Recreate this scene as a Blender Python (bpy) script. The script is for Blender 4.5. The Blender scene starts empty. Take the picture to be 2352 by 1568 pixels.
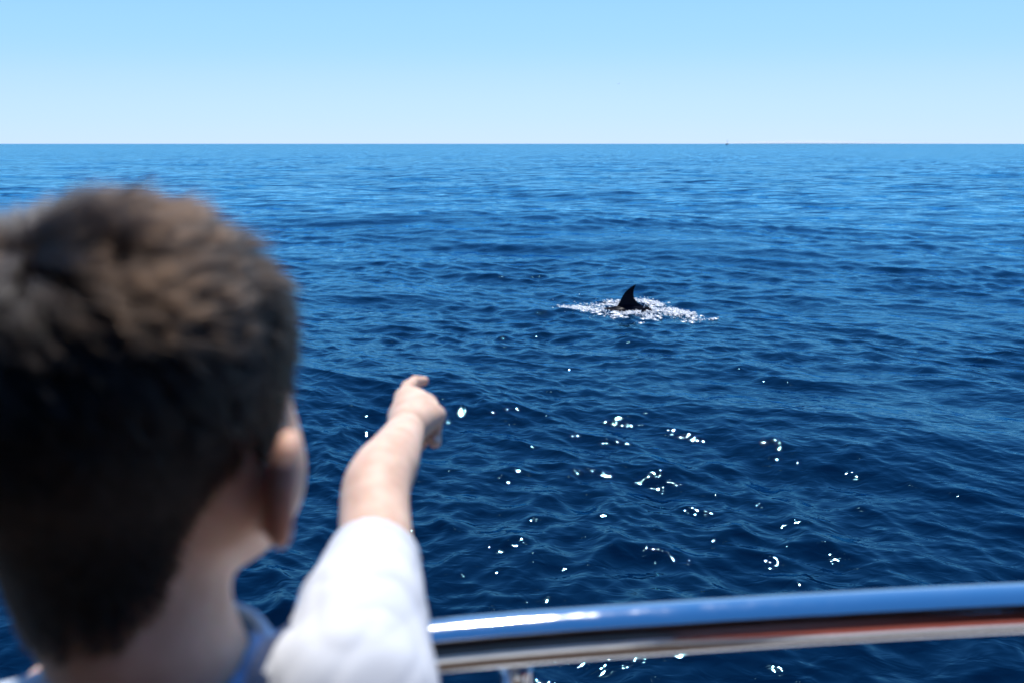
import bpy, math, random
import numpy as np
from mathutils import Vector, Matrix

rng = np.random.default_rng(7)
random.seed(7)
S = bpy.context.scene
COL = S.collection

# ------------------------------------------------------------------ camera
CAM_H = 2.6                       # eye height above the mean water level
TILT = math.radians(13.93)        # looking down
F_PX = 1829.0                     # focal length in pixels of a 2352 wide picture (28 mm)
cam_d = bpy.data.cameras.new('camera')
cam = bpy.data.objects.new('camera', cam_d)
COL.objects.link(cam)
cam.location = (0, 0, CAM_H)
cam.rotation_euler = (math.pi / 2 - TILT, 0, 0)
cam_d.sensor_width = 36
cam_d.lens = 28
cam_d.clip_start = 0.02
cam_d.clip_end = 60000
cam_d.dof.use_dof = True
cam_d.dof.focus_distance = 3.8
cam_d.dof.aperture_fstop = 4.0
cam_d.dof.aperture_blades = 9
S.camera = cam

# ------------------------------------------------------------------ sky and sun
SUN_EL, SUN_AZ = math.radians(61), math.radians(4)
world = bpy.data.worlds.new('World')
S.world = world
world.use_nodes = True
nt = world.node_tree
nt.nodes.clear()
sky = nt.nodes.new('ShaderNodeTexSky')
sky.sky_type = 'NISHITA'
sky.sun_disc = False
sky.sun_elevation = SUN_EL
sky.sun_rotation = SUN_AZ
sky.altitude = 0
sky.air_density = 0.85
sky.dust_density = 0.0
sky.ozone_density = 10.0
# the camera's tone curve on the clear sky: deep blue overhead, pale at the horizon
sc1 = nt.nodes.new('ShaderNodeVectorMath'); sc1.operation = 'SCALE'; sc1.inputs['Scale'].default_value = 0.07
sc2 = nt.nodes.new('ShaderNodeVectorMath'); sc2.operation = 'SCALE'; sc2.inputs['Scale'].default_value = 1 / 0.07
crv = nt.nodes.new('ShaderNodeRGBCurve')
for c_, pts_ in enumerate((
        [(0, 0), (0.045, 0.028), (0.058, 0.050), (0.083, 0.096), (0.147, 0.178), (0.181, 0.203), (0.245, 0.257), (0.38, 0.302), (0.47, 0.322), (1, 0.40)],
        [(0, 0), (0.08, 0.098), (0.12, 0.165), (0.175, 0.240), (0.296, 0.350), (0.346, 0.370), (0.423, 0.398), (0.52, 0.418), (1, 0.45)],
        [(0, 0), (0.14, 0.20), (0.2, 0.30), (0.31, 0.46), (0.40, 0.545), (0.47, 0.56), (0.52, 0.58), (0.6, 0.61), (1, 0.63)])):
    cc = crv.mapping.curves[c_]
    cc.points[0].location = pts_[0]; cc.points[1].location = pts_[-1]
    for p_ in pts_[1:-1]:
        cc.points.new(*p_)
crv.mapping.update()
nt.links.new(sky.outputs[0], sc1.inputs[0]); nt.links.new(sc1.outputs[0], crv.inputs['Color']); nt.links.new(crv.outputs[0], sc2.inputs[0])
bg = nt.nodes.new('ShaderNodeBackground')
bg.inputs['Strength'].default_value = 0.11
wo = nt.nodes.new('ShaderNodeOutputWorld')
nt.links.new(sc2.outputs[0], bg.inputs['Color'])
nt.links.new(bg.outputs[0], wo.inputs['Surface'])

sun_d = bpy.data.lights.new('sun', 'SUN')
sun_d.energy = 4.5
sun_d.angle = math.radians(0.5)
sun_d.color = (1.0, 0.97, 0.93)
sun = bpy.data.objects.new('sun', sun_d)
COL.objects.link(sun)
sd = Vector((math.sin(SUN_AZ) * math.cos(SUN_EL), math.cos(SUN_AZ) * math.cos(SUN_EL), math.sin(SUN_EL)))
sun.rotation_euler = sd.to_track_quat('Z', 'Y').to_euler()
sun.location = sd * 50

S.view_settings.view_transform = 'Standard'
S.view_settings.look = 'None'
S.view_settings.exposure = 0.35
S.view_settings.gamma = 1.0
S.view_settings.use_curve_mapping = False
S.render.engine = 'CYCLES'
S.cycles.use_denoising = True
S.cycles.denoiser = 'OPENIMAGEDENOISE'
S.cycles.max_bounces = 8
S.cycles.transparent_max_bounces = 48
S.cycles.sample_clamp_direct = 0
S.cycles.sample_clamp_indirect = 4
S.cycles.caustics_reflective = False
S.cycles.caustics_refractive = False
S.render.film_transparent = False

CT, ST = math.cos(TILT), math.sin(TILT)


def at(px, py, k):
    """Point of the place seen at (px, py) of a 2352x1568 picture, k metres along the optical axis."""
    xr, yr = (px - 1176) / F_PX, -(py - 784) / F_PX
    return np.array([k * xr, k * (CT + yr * ST), CAM_H + k * (-ST + yr * CT)])


def on_plane(px, py, z):
    xr, yr = (px - 1176) / F_PX, -(py - 784) / F_PX
    dz = -ST + yr * CT
    return at(px, py, (z - CAM_H) / dz)


# ------------------------------------------------------------------ helpers
def link(o, parent=None):
    COL.objects.link(o)
    if parent is not None:
        o.parent = parent
    return o


def tag(o, label=None, cat=None, group=None, kind=None):
    for key, v in (('label', label), ('category', cat), ('group', group), ('kind', kind)):
        if v:
            o[key] = v
    return o


def empty(name, loc=(0, 0, 0)):
    o = bpy.data.objects.new(name, None)
    o.location = loc
    o.empty_display_size = 0.1
    return link(o)


def fast_mesh(name, co, faces, smooth=True):
    """co (n,3), faces (m,4) or (m,3) numpy"""
    me = bpy.data.meshes.new(name)
    k = faces.shape[1]
    me.vertices.add(len(co))
    me.vertices.foreach_set('co', np.ascontiguousarray(co, dtype=np.float32).ravel())
    me.loops.add(faces.size)
    me.loops.foreach_set('vertex_index', np.ascontiguousarray(faces, dtype=np.int32).ravel())
    me.polygons.add(len(faces))
    me.polygons.foreach_set('loop_start', np.arange(0, faces.size, k, dtype=np.int32))
    me.polygons.foreach_set('use_smooth', np.full(len(faces), smooth))
    me.update(calc_edges=True)
    me.validate()
    return me


def mesh_obj(name, me, mat, parent=None, origin=None):
    """Object from world-space mesh data; its parent is taken to sit unrotated at parent.location."""
    o = bpy.data.objects.new(name, me)
    if mat is not None:
        me.materials.append(mat)
    if origin is not None:
        o.location = origin
        me.transform(Matrix.Translation(-Vector(origin)))
    link(o, parent)
    if parent is not None:
        o.location = Vector(o.location) - parent_world(parent)
    return o


def parent_world(p):
    v = Vector((0, 0, 0))
    while p is not None:
        v = v + p.location
        p = p.parent
    return v


def tube(path, rad, segs=16, caps=True):
    """verts / quads of a tube along a path (n,3); rad scalar or list"""
    path = np.asarray(path, float)
    n = len(path)
    rad = np.full(n, rad) if np.isscalar(rad) else np.asarray(rad, float)
    tan = np.gradient(path, axis=0)
    tan /= np.linalg.norm(tan, axis=1)[:, None]
    ref = np.array([0, 0, 1.0]) if abs(tan[0][2]) < 0.9 else np.array([1.0, 0, 0])
    vs = []
    for i in range(n):
        a = np.cross(tan[i], ref)
        a /= np.linalg.norm(a)
        b = np.cross(a, tan[i])
        th = np.linspace(0, 2 * math.pi, segs, endpoint=False)
        vs.append(path[i] + rad[i] * (np.cos(th)[:, None] * a + np.sin(th)[:, None] * b))
    co = np.concatenate(vs)
    fs = []
    for i in range(n - 1):
        for j in range(segs):
            j2 = (j + 1) % segs
            fs.append((i * segs + j, i * segs + j2, (i + 1) * segs + j2, (i + 1) * segs + j))
    if caps:
        c0, c1 = len(co), len(co) + 1
        co = np.concatenate([co, path[:1], path[-1:]])
        for j in range(0, segs, 2):
            fs.append((c0, (j + 2) % segs, j + 1, j))
            b = (n - 1) * segs
            fs.append((c1, b + j, b + j + 1, b + (j + 2) % segs))
    return co, np.array(fs)


def catmull(pts, n):
    pts = np.asarray(pts, float)
    P = np.concatenate([[2 * pts[0] - pts[1]], pts, [2 * pts[-1] - pts[-2]]])
    out = []
    m = len(pts) - 1
    for s in np.linspace(0, m - 1e-6, n):
        i = int(s)
        t = s - i
        p0, p1, p2, p3 = P[i:i + 4]
        out.append(0.5 * (2 * p1 + (p2 - p0) * t + (2 * p0 - 5 * p1 + 4 * p2 - p3) * t * t + (3 * p1 - p0 - 3 * p2 + p3) * t ** 3))
    return np.array(out)


def box(x0, x1, y0, y1, z0, z1, bev=0.0):
    co = np.array([(x, y, z) for z in (z0, z1) for x, y in ((x0, y0), (x1, y0), (x1, y1), (x0, y1))], float)
    f = np.array([(3, 2, 1, 0), (4, 5, 6, 7), (0, 1, 5, 4), (1, 2, 6, 5), (2, 3, 7, 6), (3, 0, 4, 7)])
    return co, f


def join(parts):
    cs, fs, n = [], [], 0
    for c, f in parts:
        cs.append(c)
        fs.append(f + n)
        n += len(c)
    return np.concatenate(cs), np.concatenate(fs)


# ------------------------------------------------------------------ implicit surfaces (smooth unions, surface nets)
class Field:
    def __init__(self, lo, hi, res):
        self.lo = np.array(lo, float)
        self.res = res
        self.n = np.ceil((np.array(hi, float) - self.lo) / res).astype(int) + 1
        self.g = np.full(self.n, 1.0, np.float32)

    def sub(self, blo, bhi):
        i0 = np.clip(np.floor((blo - self.lo) / self.res).astype(int), 0, self.n - 1)
        i1 = np.clip(np.ceil((bhi - self.lo) / self.res).astype(int) + 1, 1, self.n)
        ax = [(self.lo[d] + self.res * np.arange(i0[d], i1[d])).astype(np.float32) for d in range(3)]
        sl = tuple(slice(i0[d], i1[d]) for d in range(3))
        return sl, ax[0][:, None, None], ax[1][None, :, None], ax[2][None, None, :]

    def put(self, sl, d, k, op):
        g = self.g[sl]
        if op == 'add':
            h = np.maximum(k - np.abs(g - d), 0) / k
            self.g[sl] = np.minimum(g, d) - h * h * k * 0.25
        elif op == 'cut':
            d = -d
            h = np.maximum(k - np.abs(g - d), 0) / k
            self.g[sl] = np.maximum(g, d) + h * h * k * 0.25

    def capsule(self, a, b, ra, rb=None, k=0.01, op='add'):
        rb = ra if rb is None else rb
        a, b = np.array(a, float), np.array(b, float)
        m = max(ra, rb) + k + 3 * self.res
        sl, X, Y, Z = self.sub(np.minimum(a, b) - m, np.maximum(a, b) + m)
        d = b - a
        L2 = max(d @ d, 1e-12)
        t = np.clip(((X - a[0]) * d[0] + (Y - a[1]) * d[1] + (Z - a[2]) * d[2]) / L2, 0, 1)
        q = np.sqrt((X - a[0] - t * d[0]) ** 2 + (Y - a[1] - t * d[1]) ** 2 + (Z - a[2] - t * d[2]) ** 2)
        self.put(sl, q - (ra + (rb - ra) * t), k, op)

    def ell(self, c, r, M=None, k=0.01, op='add'):
        c, r = np.array(c, float), np.array(r, float)
        M = np.eye(3) if M is None else np.array(M, float)     # columns: local axes in world
        m = r.max() + k + 3 * self.res
        sl, X, Y, Z = self.sub(c - m, c + m)
        dx, dy, dz = X - c[0], Y - c[1], Z - c[2]
        p = [(dx * M[0, i] + dy * M[1, i] + dz * M[2, i]) / r[i] for i in range(3)]
        k0 = np.sqrt(p[0] ** 2 + p[1] ** 2 + p[2] ** 2) + 1e-9
        k1 = np.sqrt((p[0] / r[0]) ** 2 + (p[1] / r[1]) ** 2 + (p[2] / r[2]) ** 2) + 1e-9
        self.put(sl, k0 * (k0 - 1) / k1, k, op)

    def mesh(self):
        g = self.g
        s = g < 0
        c = np.zeros(np.array(g.shape) - 1, np.uint8)
        for i in (0, 1):
            for j in (0, 1):
                for l in (0, 1):
                    c += s[i:g.shape[0] - 1 + i, j:g.shape[1] - 1 + j, l:g.shape[2] - 1 + l]
        idx = np.argwhere((c > 0) & (c < 8))
        num = np.full(c.shape, -1, np.int32)
        num[idx[:, 0], idx[:, 1], idx[:, 2]] = np.arange(len(idx))
        acc = np.zeros((len(idx), 3))
        cnt = np.zeros(len(idx))
        corners = [(i, j, l) for i in (0, 1) for j in (0, 1) for l in (0, 1)]
        val = {q: g[idx[:, 0] + q[0], idx[:, 1] + q[1], idx[:, 2] + q[2]].astype(float) for q in corners}
        for q in corners:
            for d in range(3):
                if q[d] == 0:
                    q2 = list(q); q2[d] = 1; q2 = tuple(q2)
                    v0, v1 = val[q], val[q2]
                    m = (v0 < 0) != (v1 < 0)
                    t = np.where(m, v0 / np.where(m, v0 - v1, 1), 0)
                    for e in range(3):
                        acc[:, e] += m * (q[e] + (t if e == d else 0))
                    cnt += m
        co = self.lo + self.res * (idx + acc / cnt[:, None])
        faces = []
        for d in range(3):
            e, f = (d + 1) % 3, (d + 2) % 3
            sl0 = [slice(None)] * 3; sl1 = [slice(None)] * 3
            sl0[d] = slice(0, -1); sl1[d] = slice(1, None)
            m = s[tuple(sl0)] != s[tuple(sl1)]
            p = np.argwhere(m)
            ok = (p[:, e] > 0) & (p[:, f] > 0) & (p[:, e] < g.shape[e] - 1) & (p[:, f] < g.shape[f] - 1)
            p = p[ok]
            q = []
            for (a, b) in ((-1, -1), (0, -1), (0, 0), (-1, 0)):
                t = p.copy(); t[:, e] += a; t[:, f] += b
                q.append(num[t[:, 0], t[:, 1], t[:, 2]])
            q = np.stack(q, 1)
            inside = s[p[:, 0], p[:, 1], p[:, 2]]
            q[~inside] = q[~inside][:, ::-1]
            faces.append(q)
        return co, np.concatenate(faces)


# ------------------------------------------------------------------ materials
def new_mat(name):
    m = bpy.data.materials.new(name)
    m.use_nodes = True
    n = m.node_tree
    b = n.nodes['Principled BSDF']
    return m, n, b


def noise_col(n, b, c0, c1, scale, detail=4, sock='Base Color', coord='Object', stretch=None, lo=0.35, hi=0.65):
    tc = n.nodes.new('ShaderNodeTexCoord')
    nz = n.nodes.new('ShaderNodeTexNoise')
    nz.inputs['Scale'].default_value = scale
    nz.inputs['Detail'].default_value = detail
    src = tc.outputs[coord]
    if stretch:
        mp = n.nodes.new('ShaderNodeMapping')
        mp.inputs['Scale'].default_value = stretch
        n.links.new(src, mp.inputs[0])
        src = mp.outputs[0]
    n.links.new(src, nz.inputs['Vector'])
    cr = n.nodes.new('ShaderNodeValToRGB')
    cr.color_ramp.elements[0].position = lo
    cr.color_ramp.elements[1].position = hi
    cr.color_ramp.elements[0].color = (*c0, 1)
    cr.color_ramp.elements[1].color = (*c1, 1)
    n.links.new(nz.outputs['Fac'], cr.inputs[0])
    n.links.new(cr.outputs[0], b.inputs[sock])
    return nz, cr


def add_bump(n, b, height, strength, dist):
    bp = n.nodes.new('ShaderNodeBump')
    bp.inputs['Strength'].default_value = strength
    bp.inputs['Distance'].default_value = dist
    n.links.new(height, bp.inputs['Height'])
    n.links.new(bp.outputs[0], b.inputs['Normal'])
    return bp


# skin, with the scalp under the hair dark
M_skin, n, b = new_mat('skin')
nz, cr = noise_col(n, b, (0.62, 0.385, 0.27), (0.76, 0.52, 0.385), 45, 6)
at_n = n.nodes.new('ShaderNodeAttribute'); at_n.attribute_name = 'scalp'
mx = n.nodes.new('ShaderNodeMix'); mx.data_type = 'RGBA'
n.links.new(at_n.outputs['Fac'], mx.inputs['Factor'])
n.links.new(cr.outputs[0], mx.inputs['A'])
mx.inputs['B'].default_value = (0.018, 0.012, 0.009, 1)
at_e = n.nodes.new('ShaderNodeAttribute'); at_e.attribute_name = 'ear_glow'  # red of light through the ears, painted over naturally redder skin
mxe = n.nodes.new('ShaderNodeMix'); mxe.data_type = 'RGBA'
n.links.new(at_e.outputs['Fac'], mxe.inputs['Factor'])
n.links.new(mx.outputs['Result'], mxe.inputs['A'])
mxe.inputs['B'].default_value = (0.52, 0.16, 0.10, 1)
n.links.new(mxe.outputs['Result'], b.inputs['Base Color'])
add_bump(n, b, nz.outputs['Fac'], 0.35, 0.0012)
b.inputs['Roughness'].default_value = 0.62
b.inputs['Subsurface Weight'].default_value = 0.5
b.inputs['Subsurface Radius'].default_value = (1.0, 0.18, 0.08)
b.inputs['Subsurface Scale'].default_value = 0.008
b.inputs['Specular IOR Level'].default_value = 0.3

M_hair, n, b = new_mat('hair')
n.nodes.remove(b)
hb = n.nodes.new('ShaderNodeBsdfHairPrincipled')
hb.parametrization = 'COLOR'
hb.inputs['Color'].default_value = (0.0052, 0.0025, 0.0013, 1)
hb.inputs['Roughness'].default_value = 0.32
hb.inputs['Radial Roughness'].default_value = 0.5
n.links.new(hb.outputs[0], n.nodes['Material Output'].inputs['Surface'])


def cloth(name, c0, c1):
    m, n, b = new_mat(name)
    noise_col(n, b, c0, c1, 9)
    b.inputs['Roughness'].default_value = 0.9
    b.inputs['Specular IOR Level'].default_value = 0.15
    tc = n.nodes.new('ShaderNodeTexCoord')
    wv = n.nodes.new('ShaderNodeTexNoise'); wv.inputs['Scale'].default_value = 900
    n.links.new(tc.outputs['Object'], wv.inputs['Vector'])
    add_bump(n, b, wv.outputs['Fac'], 0.2, 0.0004)
    return m


M_shirt = cloth('white_cotton', (0.58, 0.60, 0.64), (0.64, 0.655, 0.68))
M_shirt_shade = cloth('skylit_shade_cotton', (0.30, 0.58, 0.97), (0.36, 0.64, 0.98))  # white cotton with the blue of sky-lit shade painted in
M_collar_shade = cloth('collar_shade_cotton', (0.50, 0.76, 0.98), (0.56, 0.80, 0.98))  # collar cloth, sky-lit shade put into its colour
M_short = cloth('navy_cotton', (0.02, 0.03, 0.07), (0.03, 0.04, 0.09))
M_shoe = cloth('shoe_canvas', (0.35, 0.35, 0.36), (0.45, 0.45, 0.46))
M_eye, n, b = new_mat('eye_white'); b.inputs['Base Color'].default_value = (0.75, 0.73, 0.7, 1); b.inputs['Roughness'].default_value = 0.1
M_iris, n, b = new_mat('iris'); b.inputs['Base Color'].default_value = (0.04, 0.02, 0.01, 1); b.inputs['Roughness'].default_value = 0.1
M_lip, n, b = new_mat('lip'); noise_col(n, b, (0.45, 0.17, 0.15), (0.5, 0.2, 0.17), 60)

M_steel, n, b = new_mat('polished_steel')
b.inputs['Metallic'].default_value = 1.0
b.inputs['Base Color'].default_value = (0.78, 0.79, 0.80, 1)
nz, cr = noise_col(n, b, (0.05, 0.05, 0.05), (0.14, 0.14, 0.14), 14, sock='Roughness', stretch=(1, 1, 6))
nz.inputs['Detail'].default_value = 9; nz.inputs['Roughness'].default_value = 0.7; nz.inputs['Scale'].default_value = 40
tc = n.nodes.new('ShaderNodeTexCoord')
n2 = n.nodes.new('ShaderNodeTexNoise'); n2.inputs['Scale'].default_value = 22; n2.inputs['Detail'].default_value = 3
n.links.new(tc.outputs['Object'], n2.inputs['Vector'])
add_bump(n, b, n2.outputs['Fac'], 0.25, 0.0012)

M_teak, n, b = new_mat('teak')
nz, cr = noise_col(n, b, (0.055, 0.036, 0.026), (0.085, 0.06, 0.045), 6, 6, stretch=(8, 1, 8))
b.inputs['Roughness'].default_value = 0.45
add_bump(n, b, nz.outputs['Fac'], 0.3, 0.002)
M_mahog, n, b = new_mat('dark_stained_wood')
nz, cr = noise_col(n, b, (0.045, 0.035, 0.035), (0.075, 0.06, 0.06), 5, 6, stretch=(6, 6, 1))
b.inputs['Roughness'].default_value = 0.35
M_gel, n, b = new_mat('gelcoat')
nz, cr = noise_col(n, b, (0.74, 0.74, 0.72), (0.80, 0.80, 0.79), 3)
b.inputs['Roughness'].default_value = 0.25
M_caulk, n, b = new_mat('deck_caulk'); noise_col(n, b, (0.012, 0.012, 0.012), (0.02, 0.02, 0.02), 8)
M_rub, n, b = new_mat('rubber'); noise_col(n, b, (0.02, 0.02, 0.022), (0.03, 0.03, 0.03), 20); b.inputs['Roughness'].default_value = 0.6

M_dol, n, b = new_mat('dolphin_skin')
n.nodes.remove(b)
b = n.nodes.new('ShaderNodeBsdfDiffuse')
dg = n.nodes.new('ShaderNodeBsdfGlossy'); dg.inputs['Roughness'].default_value = 0.3
dm = n.nodes.new('ShaderNodeMixShader'); dm.inputs['Fac'].default_value = 0.004
n.links.new(b.outputs[0], dm.inputs[1]); n.links.new(dg.outputs[0], dm.inputs[2])
n.links.new(dm.outputs[0], n.nodes['Material Output'].inputs['Surface'])
noise_col(n, b, (0.003, 0.004, 0.008), (0.006, 0.007, 0.013), 6, sock='Color')

M_foam, n, b = new_mat('foam')
noise_col(n, b, (0.93, 0.94, 0.95), (0.96, 0.97, 0.97), 4)
b.inputs['Roughness'].default_value = 0.35
b.inputs['Specular IOR Level'].default_value = 1.0
tl = n.nodes.new('ShaderNodeBsdfTranslucent'); tl.inputs['Color'].default_value = (0.9, 0.93, 0.95, 1)
fm = n.nodes.new('ShaderNodeMixShader'); fm.inputs['Fac'].default_value = 0.22
n.links.new(b.outputs[0], fm.inputs[1]); n.links.new(tl.outputs[0], fm.inputs[2])
fg = n.nodes.new('ShaderNodeBsdfGlossy'); fg.inputs['Roughness'].default_value = 0.42
fm2 = n.nodes.new('ShaderNodeMixShader'); fm2.inputs['Fac'].default_value = 0.3
n.links.new(fm.outputs[0], fm2.inputs[1]); n.links.new(fg.outputs[0], fm2.inputs[2])
n.links.new(fm2.outputs[0], n.nodes['Material Output'].inputs['Surface'])

# water
M_water, n, b = new_mat('sea_water')
n.nodes.remove(b)
b = n.nodes.new('ShaderNodeBsdfDiffuse')
wg = n.nodes.new('ShaderNodeBsdfGlossy'); wg.inputs['Roughness'].default_value = 0.035
wg.inputs['Color'].default_value = (0.33, 0.79, 1.0, 1)
wf = n.nodes.new('ShaderNodeFresnel'); wf.inputs['IOR'].default_value = 1.50
wm = n.nodes.new('ShaderNodeMixShader')
n.links.new(wf.outputs[0], wm.inputs['Fac']); n.links.new(b.outputs[0], wm.inputs[1]); n.links.new(wg.outputs[0], wm.inputs[2])
n.links.new(wm.outputs[0], n.nodes['Material Output'].inputs['Surface'])
noise_col(n, b, (0.0, 0.003, 0.012), (0.0, 0.006, 0.021), 0.03, 2, sock='Color')
geo = n.nodes.new('ShaderNodeNewGeometry')
mp = n.nodes.new('ShaderNodeMapping')
mp.inputs['Rotation'].default_value = (0, 0, math.radians(27))
mp.inputs['Scale'].default_value = (0.55, 1.0, 1.0)
n.links.new(geo.outputs['Position'], mp.inputs[0])
# fine ripples
nr = n.nodes.new('ShaderNodeTexNoise'); nr.inputs['Scale'].default_value = 11; nr.inputs['Detail'].default_value = 2.5
nr.inputs['Distortion'].default_value = 0.6
n.links.new(mp.outputs[0], nr.inputs['Vector'])
bp = n.nodes.new('ShaderNodeBump'); bp.inputs['Strength'].default_value = 1.0; bp.inputs['Distance'].default_value = 0.011
n.links.new(nr.outputs['Fac'], bp.inputs['Height'])
# slopes of the waves too small to mesh far out
vl = n.nodes.new('ShaderNodeVectorMath'); vl.operation = 'LENGTH'
n.links.new(geo.outputs['Position'], vl.inputs[0])
mr = n.nodes.new('ShaderNodeMapRange')
mr.inputs['From Min'].default_value = 5; mr.inputs['From Max'].default_value = 60
mr.inputs['To Min'].default_value = 0.0; mr.inputs['To Max'].default_value = 1.0
n.links.new(vl.outputs['Value'], mr.inputs['Value'])
mp2 = n.nodes.new('ShaderNodeMapping')
mp2.inputs['Rotation'].default_value = (0, 0, math.radians(8))
mp2.inputs['Scale'].default_value = (0.25, 1.0, 1.0)
n.links.new(geo.outputs['Position'], mp2.inputs[0])
ns = n.nodes.new('ShaderNodeTexNoise'); ns.inputs['Scale'].default_value = 2.2; ns.inputs['Detail'].default_value = 6; ns.inputs['Roughness'].default_value = 0.6
n.links.new(mp2.outputs[0], ns.inputs['Vector'])
sb = n.nodes.new('ShaderNodeVectorMath'); sb.operation = 'SUBTRACT'; sb.inputs[1].default_value = (0.5, 0.5, 0.5)
n.links.new(ns.outputs['Color'], sb.inputs[0])
ml = n.nodes.new('ShaderNodeVectorMath'); ml.operation = 'MULTIPLY'; ml.inputs[1].default_value = (0.8, 1.35, 0.0)
n.links.new(sb.outputs[0], ml.inputs[0])
scl = n.nodes.new('ShaderNodeVectorMath'); scl.operation = 'SCALE'
n.links.new(ml.outputs[0], scl.inputs[0]); n.links.new(mr.outputs[0], scl.inputs['Scale'])
ad = n.nodes.new('ShaderNodeVectorMath'); ad.operation = 'ADD'
n.links.new(bp.outputs[0], ad.inputs[0]); n.links.new(scl.outputs[0], ad.inputs[1])
nn = n.nodes.new('ShaderNodeVectorMath'); nn.operation = 'NORMALIZE'
n.links.new(ad.outputs[0], nn.inputs[0])
for sh_ in (b, wg, wf):
    n.links.new(nn.outputs[0], sh_.inputs['Normal'])

# ------------------------------------------------------------------ the sea
DOL = np.array([1.86, 12.61])
WAVES = []


def wave_band(l0, l1, count, sigma, spread, kind, base=math.radians(243)):
    for i in range(count):
        lam = l0 * (l1 / l0) ** ((i + rng.random()) / count)
        th = base + rng.normal() * spread
        sl = sigma * math.sqrt(2.0 / count)
        WAVES.append((2 * math.pi / lam, th, sl * lam / (2 * math.pi), rng.random() * 6.283, kind))


wave_band(9, 26, 14, 0.030, 0.40, 0)
wave_band(2.5, 9, 30, 0.043, 0.50, 0)
wave_band(0.8, 2.5, 50, 0.065, 0.60, 1)
wave_band(0.25, 0.8, 80, 0.132, 0.90, 2)
wave_band(0.09, 0.25, 70, 0.080, 1.0, 2)
wave_band(0.10, 0.45, 40, 0.30, 2.0, 3)      # turbulence round the dolphin


def sea(x, y, spacing):
    x = np.asarray(x, float); y = np.asarray(y, float)
    patch = 0.5 + 0.5 * np.sin(0.31 * x + 0.52 * y + 1.3 * np.sin(0.17 * x - 0.11 * y)) * np.sin(0.23 * x - 0.35 * y + 2.0 + 1.1 * np.sin(0.29 * y))
    m1 = 0.75 + 0.5 * patch
    m2 = 0.55 + 0.9 * patch
    dx, dy = x - DOL[0], y - DOL[1]
    turb = np.exp(-((dx - 0.15) / 0.75) ** 2 - ((dy - 0.1) / 0.75) ** 2)
    h = np.zeros_like(x); ox = np.zeros_like(x); oy = np.zeros_like(x)
    wx = x + 0.25 * np.sin(0.9 * y + 0.5 * x) + 0.1 * np.sin(2.1 * y - 1.2 * x)
    wy = y + 0.25 * np.sin(0.8 * x + 1.7) + 0.1 * np.sin(2.4 * x + 0.7 * y)
    for k, th, a, ph, kind in WAVES:
        lam = 2 * math.pi / k
        att = np.exp(-(2.2 * spacing / lam) ** 2)
        if kind == 3:
            sel = (turb > 0.004) & (att > 0.02)
        else:
            sel = att > 0.02
        if not sel.any():
            continue
        c, s = math.cos(th), math.sin(th)
        if kind == 0:
            X, Y = x[sel], y[sel]
        else:
            X, Y = wx[sel], wy[sel]
        p = k * (c * X + s * Y) + ph
        A = a * att[sel]
        if kind == 1: A = A * m1[sel]
        if kind == 2: A = A * m2[sel]
        if kind == 3: A = A * turb[sel]
        h[sel] += A * np.cos(p)
        q = A * np.sin(p) * 0.8
        ox[sel] -= q * c; oy[sel] -= q * s
    return h, ox, oy


def build_sea():
    # bearings: close together ahead, steadily wider towards the stern
    a_, st_ = 46.0, 0.104
    half = []
    while True:
        st_ = min(st_ * 1.035, 3.0)
        a_ += st_
        if a_ > 178.4:
            break
        half.append(a_)
    half = np.array(half)
    ang = np.radians(np.concatenate([-half[::-1], np.arange(-46, 46.01, 0.104), half]))
    r = [0.6]
    while r[-1] < 9000:
        q = r[-1]
        if q < 3.2:
            d = 0.12
        else:
            d = min(max(0.0085, 0.00062 * q * q / CAM_H), 0.02 * q)
        r.append(q + d)
    r = np.array(r)
    R, A = np.meshgrid(r, ang, indexing='ij')
    dr = np.gradient(r)[:, None]
    da = np.abs(np.gradient(ang))[None, :]
    spacing = np.maximum(dr + 0 * A, R * da * 0.9)
    X, Y = R * np.sin(A), R * np.cos(A)
    h, ox, oy = sea(X.ravel(), Y.ravel(), spacing.ravel())
    co = np.stack([X.ravel() + ox, Y.ravel() + oy, h], 1)
    nr_, na = R.shape
    i = np.arange(nr_ - 1)[:, None]
    j = np.arange(na)[None, :]
    j2 = (j + 1) % na
    f = np.stack([(i * na + j), (i * na + j2), ((i + 1) * na + j2), ((i + 1) * na + j)], -1).reshape(-1, 4)
    f = f[:, ::-1]
    # close the middle
    c = len(co)
    co = np.concatenate([co, [[0, 0, 0]]])
    jj = np.arange(0, na - 1, 2)
    mid = np.stack([np.full(len(jj), c), jj + 2, jj + 1, jj], 1)
    mid[:, 1] %= na
    f = np.concatenate([f, mid])
    print('sea verts', len(co))
    return co, f


co, f = build_sea()
me = fast_mesh('sea', co, f)
sea_o = mesh_obj('sea', me, M_water)
# make sure it faces up
if me.polygons[10].normal.z < 0:
    me.flip_normals()
tag(sea_o, kind='structure')

# ------------------------------------------------------------------ the boat
boat = empty('tour_boat', (0, -1.0, 0))
tag(boat, 'boat whose polished stainless steel handrail curves across in front of the boy', 'boat')
RAIL_Z = CAM_H - 0.365
DECK_Z = CAM_H - 1.2
rail_px = [(-700, 1800), (-400, 1715), (50, 1627), (500, 1558), (1007, 1484), (1664, 1434), (2352, 1396), (2900, 1378), (3500, 1370)]
rail_pts = np.array([on_plane(px, py, RAIL_Z) for px, py in rail_px])
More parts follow.
